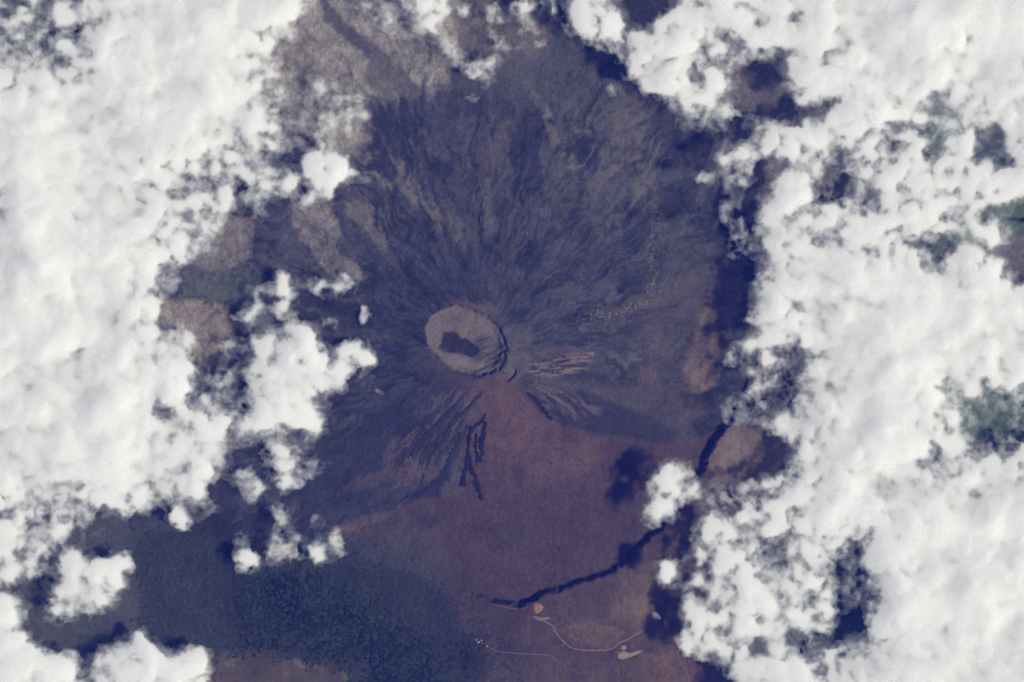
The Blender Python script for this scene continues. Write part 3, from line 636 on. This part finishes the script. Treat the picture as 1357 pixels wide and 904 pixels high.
cl([(1008,214),(1028,205),(1046,207),(1043,226),(1030,236),(1016,256),(1004,276),(1003,300),(996,308),(985,292),(982,266),(990,250),(1000,240)], 0.03, 3)
cl([(1058,208),(1060,196),(1068,194),(1070,202),(1062,212)], 0.05, 2); cl(disc(1042,300,6,11), 0.25, 3.5)
cl([(954,240),(986,244),(982,280),(986,304),(974,310),(958,302),(954,275)], 0.55, 4); cl(disc(960,284,7,12), 0.75, 3); cl([(962,312),(1002,306),(1006,335),(985,345),(964,338)], 0.7, 4); cl(disc(1006,340,6,16), .2, 4); cl(disc(1003,320,4,8), .2, 3)
cl([(1078,250),(1098,218),(1118,204),(1150,205),(1140,213),(1121,216),(1124,236),(1142,240),(1146,268),(1110,262),(1072,270)], 0.38, 4); cl([(1146,250),(1160,253),(1173,252),(1168,264),(1158,272),(1148,264)], 0.03, 2); cl(disc(1137,293,6,6), 0.5, 3); cl(disc(1182,198,9,8), 0.35, 3.5); cl(disc(1194,165,7,12), 0.6, 4)
cl([(1232,126),(1249,128),(1248,160),(1235,162)], 0.1, 2.5); cl([(1216,165),(1250,160),(1254,200),(1228,196)], 0.55, 5); cl([(1224,196),(1252,186),(1250,206),(1236,212)], 0.18, 3)
cl([(1288,188),(1304,176),(1324,163),(1331,190),(1343,206),(1336,224),(1322,220),(1314,204),(1302,222),(1289,214)], 0.04, 3); cl(disc(1312,214,7,7), .55, 3)
cl([(1296,282),(1320,275),(1344,264),(F,258),(F,300),(1340,304),(1326,284),(1312,296),(1298,300)], 0.06, 3); cl(line_poly([(1318,280),(1328,296),(1326,315)], 7), .55, 3)
cl([(1336,302),(F,306),(F,394),(1344,376),(1331,366),(1336,346),(1306,342),(1314,326),(1332,330)], 0.06, 3); cl(disc(1302,262,7,10), .5, 3)
cl([(1196,322),(1224,320),(1244,320),(1262,307),(1277,304),(1273,324),(1252,331),(1249,350),(1230,360),(1224,352),(1240,345),(1238,332),(1222,332),(1204,330)], 0.12, 2.5); cl(disc(1232,322,9,7), .45, 3); cl(disc(1290,322,14,8), .6, 4); cl(line_poly([(1140,360),(1152,344),(1168,340)], 9), 0.5, 3); cl(disc(1165,325,9,6), .6, 3)
cl([(1028,410),(1046,396),(1062,402),(1072,416),(1048,412)], 0.5, 3.5); cl([(1040,492),(1044,478),(1058,466),(1074,464),(1066,482),(1050,494)], 0.08, 2.5)
cl([(1016,545),(1020,520),(1036,505),(1044,490),(1056,500),(1066,512),(1058,522),(1040,534),(1030,548)], 0.3, 4); cl(disc(1061,512,6,5), .1, 3); cl([(1006,562),(1018,552),(1034,545),(1028,530),(1008,545)], .3, 3)
cl([(966,520),(976,500),(994,492),(990,508),(974,526),(950,540),(936,540)], 0.05, 3); cl([(980,466),(1000,466),(1008,482),(990,488)], 0.5, 4); cl([(950,545),(970,528),(1000,530),(1012,552),(996,568),(966,566)], 0.62, 4)
cl(disc(1256,508,9,5), 0.2, 3); cl([(1273,548),(1284,532),(1300,522),(1326,514),(1332,530),(F,524),(F,572),(1340,590),(1318,600),(1292,592),(1276,572)], 0.42, 5); cl(disc(1318,556,16,12), .22, 6); cl(disc(1340,545,9,8), .6, 4); cl(disc(1305,556,10,10), .5, 4); cl(disc(1310,500,12,6,-30), .55, 4); cl(disc(1234,520,4,8,20), .6, 3); cl(disc(1242,600,8,6), .15, 3); cl(disc(1310,598,20,5), .25, 4); cl(line_poly([(1238,606),(1224,624)], 8), .5, 3); cl(disc(1165,656,12,7), .68, 4); cl(disc(1190,660,4,8), .6, 3); cl(disc(1290,656,8,7), .75, 4)
# right bank lower gaps
cl([(1124,724),(1140,713),(1143,746),(1160,765),(1164,800),(1148,816),(1142,848),(1120,856),(1090,862),(1074,866),(1076,846),(1100,832),(1112,806),(1106,788),(1096,760),(1106,740)], 0.46, 4)
cl([(1126,722),(1140,717),(1140,742),(1128,740)], 0.06, 3); cl([(1104,748),(1116,742),(1118,770),(1108,766)], .12, 3); cl([(1114,806),(1130,802),(1146,810),(1140,846),(1128,850),(1112,836)], 0.14, 4); cl(disc(1100,846,18,7,-15), .15, 3); cl([(1038,852),(1055,826),(1070,836),(1066,858),(1046,858)], 0.15, 3.5); cl(disc(1080,862,14,7), .3, 4); cl(disc(1078,791,7,5), .25, 3); cl(disc(1092,884,18,12), .68, 6); cl(disc(1132,760,12,6), .62, 4)
cl(line_poly([(1060,800),(1052,830)], 5), .5, 3)
cl([(992,846),(1012,846),(1019,860),(1008,872),(996,866)], 0.2, 3); cl(disc(1026,728,14,15), 0.52, 5); cl(line_poly([(988,758),(1004,742)], 5), .6, 3); cl(disc(984,716,8,6), .6, 4); cl(disc(926,788,9,7), .5, 3)
cl([(926,750),(936,744),(943,754),(934,762),(926,760)], 0.05, 2.5); cl([(918,892),(930,880),(956,878),(966,890),(962,Bt),(916,Bt)], 0.03, 3)
cl([(936,656),(1000,640),(1012,660),(985,690),(940,688)], 0.78, 5); cl(disc(980,668,9,6), .45, 4); cl(disc(950,650,14,6,-15), .5, 4)
cl(disc(916,826,14,5,-15), .6, 3)
# --- puffs between the right bank and the plain
cl([(918,236),(936,220),(943,214),(946,234),(936,246),(922,245)], 0.92, 2.5)
cl([(858,642),(868,626),(894,606),(914,610),(921,634),(936,645),(921,660),(905,664),(892,688),(872,700),(855,692),(850,672),(862,656)], 1.0, 4); cl([(890,650),(925,640),(932,648),(905,664)], 0.95, 3); cl(disc(866,680,11,16,25), .95, 4); cl(disc(880,640,9,6), .6, 4)
cl([(870,756),(879,741),(895,736),(906,754),(900,773),(886,779),(872,771)], 0.98, 2.5); cl(disc(869,822,10,11), 0.82, 3); cl(disc(838,700,14,9), .4, 4); cl(disc(832,792,16,14), .34, 5); cl(disc(865,738,12,8), .38, 4); cl(disc(812,120,12,9), .7, 4); cl(disc(830,138,9,7), .55, 4)
for zone_, f_ in [([(262,440),(345,430),(350,575),(262,560)], 0.9), ([(352,50),(420,20),(420,205),(356,200)], 0.72), ([(330,440),(500,440),(500,500),(430,590),(340,590)], 0.97),
                  ([(300,560),(420,570),(430,650),(290,690)], 0.85), ([(912,30),(1012,30),(1010,105),(905,105)], 0.88), ([(896,150),(1015,150),(1010,330),(945,330)], 0.70),
                  ([(940,445),(1075,450),(1060,570),(940,560)], 0.68), ([(1070,165),(1270,150),(1275,350),(1075,330)], 0.86), ([(1260,490),(1400,490),(1400,640),(1190,640)], 0.9),
                  ([(1050,690),(1180,690),(1175,880),(1040,880)], 0.82), ([(905,625),(1060,600),(1060,760),(905,800)], 0.80), ([(860,770),(1000,780),(1000,880),(880,880)], 0.84),
                  ([(-60,660),(140,640),(220,660),(110,730),(-60,790)], 0.80), ([(195,200),(370,190),(370,330),(200,380)], 0.82), ([(760,0),(900,20),(900,130),(780,70)], 1.0), ([(0,-20),(120,-20),(120,90),(0,110)], 0.8), ([(1000,-20),(1130,-20),(1120,130),(1040,120)], 0.97)]:
    CM *= 1 - (1 - f_) * blurred(zone_, 10)
rr_ = np.mgrid[RY0:RY1, RX0:RX1][1]; CM = np.maximum(CM, 0.20 * sstep(1120, 1200, rr_))
CM = gblur(CM, 1.0)

STEP = 1.25
cx_ = np.arange(-160, 1520, STEP); cy_ = np.arange(-132, 1042, STEP)
PX, PY = np.meshgrid(cx_, cy_); PX = PX.astype(np.float32); PY = PY.astype(np.float32)
w1 = fbm(PX, PY, 30, 5, 301, gain=0.65); w2 = fbm(PX, PY, 30, 5, 321, gain=0.65)
def unit(n): return (n - n.mean()) / n.std()
MM = np.clip(sample(gblur(CM, 5.0), PX + 10 * w1, PY + 10 * w2), 0, 1) ** 1.3
deep = np.clip(gblur(MM, 13 / STEP), 0, 1)
bil = unit(fbm(PX + 8 * w1, PY + 8 * w2, 36, 5, 341, gain=0.55, billow=True))
fin = unit(fbm(PX + 6 * w2, PY + 6 * w1, 18, 5, 361, gain=0.6))
big_n = unit(fbm(PX + 10 * w1, PY + 10 * w2, 95, 4, 371, gain=0.6))
strands = unit(fbm(PX + 16 * w1, PY + 16 * w2, 13, 5, 381, gain=0.7))
noise = 0.62 * bil + 0.62 * fin + 0.30 * strands + 0.30 * big_n
core = sstep(0.62, 1.0, deep)
D = MM + 0.225 * noise * sstep(0.02, 0.5, MM) * (1 - 0.05 * core) * (1 - 0.5 * sstep(0.85, 1.0, gblur(MM, 30 / STEP)))
D = np.clip(np.where(MM < 0.05, 0, D) - 0.06, 0, 1.25)
def lump(sc_, seed, k):
    n_ = perlin((PX + k * w1) / sc_, (PY + k * w2) / sc_, seed)
    return np.sqrt(n_ * n_ + 0.01)
puff = lump(90, 401, 20) * 1.2 + lump(46, 402, 14) * 1.0 + lump(22, 403, 8) * 0.5
body = np.clip(gblur(sstep(0.25, 1.05, D), 3 / STEP), 0, 1)
veil = np.clip(gblur(MM, 10 / STEP), 0, 1)
tau = 2.3 * D ** 2.25 + (0.3 + 3.4 * puff) * core * body ** 2 * np.exp(0.22 * (fin + bil)) * (0.08 + 1.30 * sstep(-0.9, 1.6, big_n + 0.55 * bil + 0.25 * fin)) + 1.6 * sstep(0.55, 0.95, body) * (1 - core)
tau = tau + 0.16 * sstep(0.22, 1.0, gblur(MM, 17 / STEP) + 0.2 * unit(fbm(PX + 12 * w2, PY + 12 * w1, 34, 5, 391, gain=0.65))) * sstep(0.04, 0.3, veil)
tau = tau + 0.20 * sstep(0.28, 1.0, veil + 0.26 * strands) * sstep(0.08, 0.25, veil)
thin = 2.2 * (1 - np.exp(-(tau / 2.2)))
exc = tau - thin
tau = gblur(thin, 0.7 / STEP) + (0.25 * gblur(exc, 2.5 / STEP) + 0.75 * gblur(exc, 6 / STEP)) * sstep(0.3, 1.6, thin)
thick = tau / SIGMA
dome = 1.6 * gblur(tau, 16 / STEP) + 10 * gblur(lump(120, 411, 20) + 0.4 * lump(60, 412, 14), 8 / STEP) * np.clip(gblur(core, 14 / STEP), 0, 1)
alpha = sstep(1.5, 6.0, tau)
solid = tau > 0.025

# --- split into separate clouds: connected areas
def components(mask):
    lab = np.where(mask, np.arange(1, mask.size + 1).reshape(mask.shape), 0).astype(np.int64)
    # run-length union find
    h, w = mask.shape; runs = []; rid = -np.ones(mask.shape, np.int32)
    prev = []
    parent = []
    def find(a):
        while parent[a] != a:
            parent[a] = parent[parent[a]]; a = parent[a]
        return a
    for y in range(h):
        row = mask[y].astype(np.int8); d = np.diff(np.concatenate([[0], row, [0]]))
        st = np.nonzero(d == 1)[0]; en = np.nonzero(d == -1)[0]; cur = []
        pi = 0
        for s, e in zip(st.tolist(), en.tolist()):
            k = len(parent); parent.append(k); cur.append((s, e, k)); rid[y, s:e] = k
            while pi < len(prev) and prev[pi][1] <= s: pi += 1
            j = pi
            while j < len(prev) and prev[j][0] < e:
                a, b = find(k), find(prev[j][2])
                if a != b: parent[a] = b
                j += 1
        prev = cur
    root = np.array([find(i) for i in range(len(parent))] + [-1])
    return root[rid]

def cellmin(F): return np.minimum(np.minimum(F[1:, :-1], F[1:, 1:]), np.minimum(F[:-1, 1:], F[:-1, :-1]))
ctau = cellmin(tau)
cells = ctau > 0.025
SEEDS = [  # points on the cloud, label
 ([(64, 367)], 'huge bright cloud bank filling the left side of the view'),
 ([(1224, 438)], 'huge bright cloud bank filling the right side of the view'),
 ([(200, 890)], 'rounded white cloud at the bottom edge just left of the dark forest'),
 ([(385, 480)], 'knobbly cloud lobe reaching from the left bank toward the crater'),
 ([(564, 18)], 'bright cloud at the top edge with a wisp trailing down toward the cone'),
 ([(122, 763)], 'heart-shaped white cloud over the lower left land, detached from the bank'),
 ([(433, 227)], 'bright tapering cloud off the left bank above the grey-tan land'),
 ([(377, 616)], 'oblong cloud hanging below the knobbly lobe left of the lava fan'),
 ([(885, 758)], 'compact round cloud over the dark shadow between cliff and right bank'),
 ([(329, 741)], 'small oval cloud with a blue-black shadow at the left of the row above the forest'),
 ([(238, 687)], 'small triangular cloud at the top left corner of the forest'),
 ([(376, 381)], 'small bright egg-shaped cloud over the dark flank left of the crater'),
 ([(332, 644)], 'small round cloud tucked between the left bank and the oblong cloud'),
 ([(421, 734)], 'small dense puff at the right end of the cloud row above the forest'),
 ([(878, 670), (916, 652), (882, 636)], 'torn half-transparent cloud floating over the cliff on the reddish plain'),
 ([(935, 236)], 'small lone puff just off the left edge of the right bank, high on the flank'),
 ([(698, 10)], 'small puff at the top edge between the bright top cloud and the right bank'),
 ([(373, 725)], 'broad mottled cloud in the middle of the cloud row above the forest'),
 ([(446, 718)], 'thin puff trailing off the right end of the cloud row above the forest'),
 ([(370, 683)], 'small puff standing just above the broad mottled cloud'),
 ([(337, 414)], 'pale puff between the tan land and the egg-shaped cloud'),
 ([(452, 380)], 'thin flat puff to the right of the egg-shaped cloud'),
 ([(484, 418)], 'thin upright puff over the dark flank above the tip of the knobbly lobe'),
 ([(812, 120)], 'small thin puff below the upper edge of the right bank, over the streaked flank'),
 ([(716, 58)], 'faint wisp over brown ground just left of the upper right bank'),
 ([(627, 130)], 'small flat wisp below the trailing end of the bright top cloud'),
 ([(417, 688)], 'faint wisp floating just above the dense puff at the end of the cloud row'),
 ([(870, 820)], 'small thin puff over the black shadow beside the lower right bank'),
 ([(132, 706)], 'thin scrap of cloud between the left bank and the heart-shaped cloud'),
 ([(535, 473)], 'tiny puff on the dark flank immediately left of the crater'),
 ([(503, 520)], 'tiny flat wisp on the dark flank below left of the crater'),
]
kern = components(ctau > 1.5)
cxx, cyy = PX[1:, 1:] - 0.6, PY[1:, 1:] - 0.6
comp = np.full(cells.shape, -1, np.int64)
for k_, (pts_, lab_) in enumerate(SEEDS):
    for (x_, y_) in pts_:
        near = (cxx - x_) ** 2 + (cyy - y_) ** 2 < 100
        hits = kern[near & (kern >= 0)]
        if len(hits):
            comp[(kern == np.bincount(hits).argmax()) & (comp < 0)] = k_
        else:
            comp[near & cells & (comp < 0)] = k_
WP = cells.shape[1] + 2                               # lower, thinner vapour joins the dense cloud it hangs on
flat_c = np.pad(comp, 1, constant_values=-2).ravel(); flat_t = np.pad(ctau, 1, constant_values=-1).ravel()
for lev in (1.5, 1.1, 0.8, 0.55, 0.38, 0.26, 0.17, 0.11, 0.06, 0.025):
    fr = np.nonzero(flat_c >= 0)[0]
    while len(fr):
        new = []
        for d_ in (1, -1, WP, -WP):
            nb = fr + d_; hit = (flat_c[nb] == -1) & (flat_t[nb] > lev)
            flat_c[nb[hit]] = flat_c[fr[hit]]; new.append(nb[hit])
        fr = np.unique(np.concatenate(new))
comp = flat_c.reshape(cells.shape[0] + 2, WP)[1:-1, 1:-1]
built = comp >= 0
full_v = np.zeros(PX.shape, bool); full_v[1:-1, 1:-1] = built[1:, 1:] & built[1:, :-1] & built[:-1, 1:] & built[:-1, :-1]

M_cloud = cloud_material()
def build_cloud(mask_cells, base, label):
    h, w = PX.shape
    I = np.arange(h * w).reshape(h, w)
    c = mask_cells
    q = np.stack([I[1:, :-1], I[1:, 1:], I[:-1, 1:], I[:-1, :-1]], -1)[c]
    used, inv = np.unique(q, return_inverse=True); n = len(used); inv = inv.reshape(-1, 4)
    k = 1 - base / CAM_H
    x = (PX.ravel()[used] - CX) * k; y = (CY - PY.ravel()[used]) * k; t = thick.ravel()[used]; dm = dome.ravel()[used]; a = alpha.ravel()[used]
    cnt = np.bincount(q.ravel(), minlength=h * w)[used]; rimv = cnt < 4
    fullv = full_v.ravel()[used]
    t = np.where(rimv & ~fullv, 0.003, np.maximum(t, 0.006))
    seam = rimv & fullv                               # where two clouds touch they stand a hair apart
    ccx = (PX.ravel()[q].mean(1)); ccy = (PY.ravel()[q].mean(1)); nv = np.bincount(inv.ravel(), minlength=n)
    mx_ = np.bincount(inv.ravel(), np.repeat(ccx, 4), minlength=n) / nv; my_ = np.bincount(inv.ravel(), np.repeat(ccy, 4), minlength=n) / nv
    x = np.where(seam, x + 0.06 * (mx_ - PX.ravel()[used]), x); y = np.where(seam, y - 0.06 * (my_ - PY.ravel()[used]), y)
    V = np.concatenate([np.stack([x, y, base + dm + 0.6 * t], 1), np.stack([x, y, base + dm - 0.4 * t - 0.001], 1)])
    Q = [inv, inv[:, ::-1] + n]
    # side walls along the rim
    e = np.concatenate([inv[:, [0, 1]], inv[:, [1, 2]], inv[:, [2, 3]], inv[:, [3, 0]]])
    key = np.minimum(e[:, 0], e[:, 1]).astype(np.int64) * n + np.maximum(e[:, 0], e[:, 1])
    _, idx, c2 = np.unique(key, return_index=True, return_counts=True)
    b = e[idx[c2 == 1]]
    Q.append(np.stack([b[:, 1], b[:, 0], b[:, 0] + n, b[:, 1] + n], 1))
    aa = np.concatenate([a, a * 0.8])
    o = mesh_from('cloud', V, np.concatenate(Q), M_cloud, None, {'opacity': ('FLOAT', aa)})
    return tag(o, label, 'cloud', 'white clouds around the volcano')

for k_, (pts_, lab_) in enumerate(SEEDS):
    m_ = comp == k_
    if m_.sum() < 12: continue
    if len(pts_) == 1:
        bits = components(m_); bi_, bc_ = np.unique(bits[bits >= 0], return_counts=True); m_ = bits == bi_[bc_.argmax()]
    build_cloud(m_, 34 if pts_[0][0] < 720 else 74, lab_)

# ================================================================== HAZE, LIGHT, CAMERA
def haze_box():
    m = bpy.data.materials.new('blue_air'); nt, new = nodes_of(m)
    out = new('ShaderNodeOutputMaterial'); v = new('ShaderNodeVolumePrincipled')
    v.inputs['Color'].default_value = (0.025, 0.11, 1.0, 1); v.inputs['Absorption Color'].default_value = (1, 1, 1, 1)
    v.inputs['Density'].default_value = 0.135 / CAM_H; v.inputs['Anisotropy'].default_value = 0.0
    nt.links.new(v.outputs[0], out.inputs['Volume'])
    a, b, z0, z1 = 9500, 9500, float(Z.min()) - 1.5, CAM_H + 60
    V = [(-a,-b,z0),(a,-b,z0),(a,b,z0),(-a,b,z0),(-a,-b,z1),(a,-b,z1),(a,b,z1),(-a,b,z1)]
    o = mesh_from('haze', V, [(3,2,1,0),(4,5,6,7),(0,1,5,4),(1,2,6,5),(2,3,7,6),(3,0,4,7)], m, smooth=False)
    tag(o, kind='stuff')
haze_box()

w = bpy.data.worlds.new('World'); sc.world = w; w.use_nodes = True
nt = w.node_tree; bg = nt.nodes['Background']; sky = nt.nodes.new('ShaderNodeTexSky')
sky.sky_type = 'NISHITA'; sky.sun_disc = False; sky.sun_elevation = math.radians(SUN_EL)
az = math.atan2(SUN_DX, SUN_DY); sky.sun_rotation = az
nt.links.new(sky.outputs[0], bg.inputs['Color']); bg.inputs['Strength'].default_value = 0.055
sun = bpy.data.lights.new('sun', 'SUN'); sun.energy = 3.6; sun.angle = math.radians(0.5); sun.color = (1.0, 0.968, 0.995)
so = bpy.data.objects.new('sun', sun); COL.objects.link(so)
from mathutils import Vector
e = math.radians(SUN_EL); d = Vector((SUN_DX, SUN_DY, 0)).normalized() * math.cos(e) + Vector((0, 0, math.sin(e)))
so.rotation_euler = d.to_track_quat('Z', 'Y').to_euler()

cam = bpy.data.cameras.new('camera'); co = bpy.data.objects.new('camera', cam); COL.objects.link(co)
co.location = (0, 0, CAM_H); co.rotation_euler = (0, 0, 0)
cam.sensor_fit = 'HORIZONTAL'; cam.sensor_width = 36; cam.lens = 36 * CAM_H / W0
cam.clip_start = 10; cam.clip_end = 40000
sc.camera = co
sc.view_settings.view_transform = 'Standard'; sc.view_settings.look = 'None'; sc.view_settings.exposure = 0.42; sc.view_settings.gamma = 1
sc.render.engine = 'CYCLES'
cy = sc.cycles
cy.max_bounces = 12; cy.diffuse_bounces = 3; cy.glossy_bounces = 1; cy.transmission_bounces = 4; cy.volume_bounces = 10; cy.transparent_max_bounces = 24
cy.use_denoising = True; cy.use_adaptive_sampling = True; cy.adaptive_threshold = 0.01
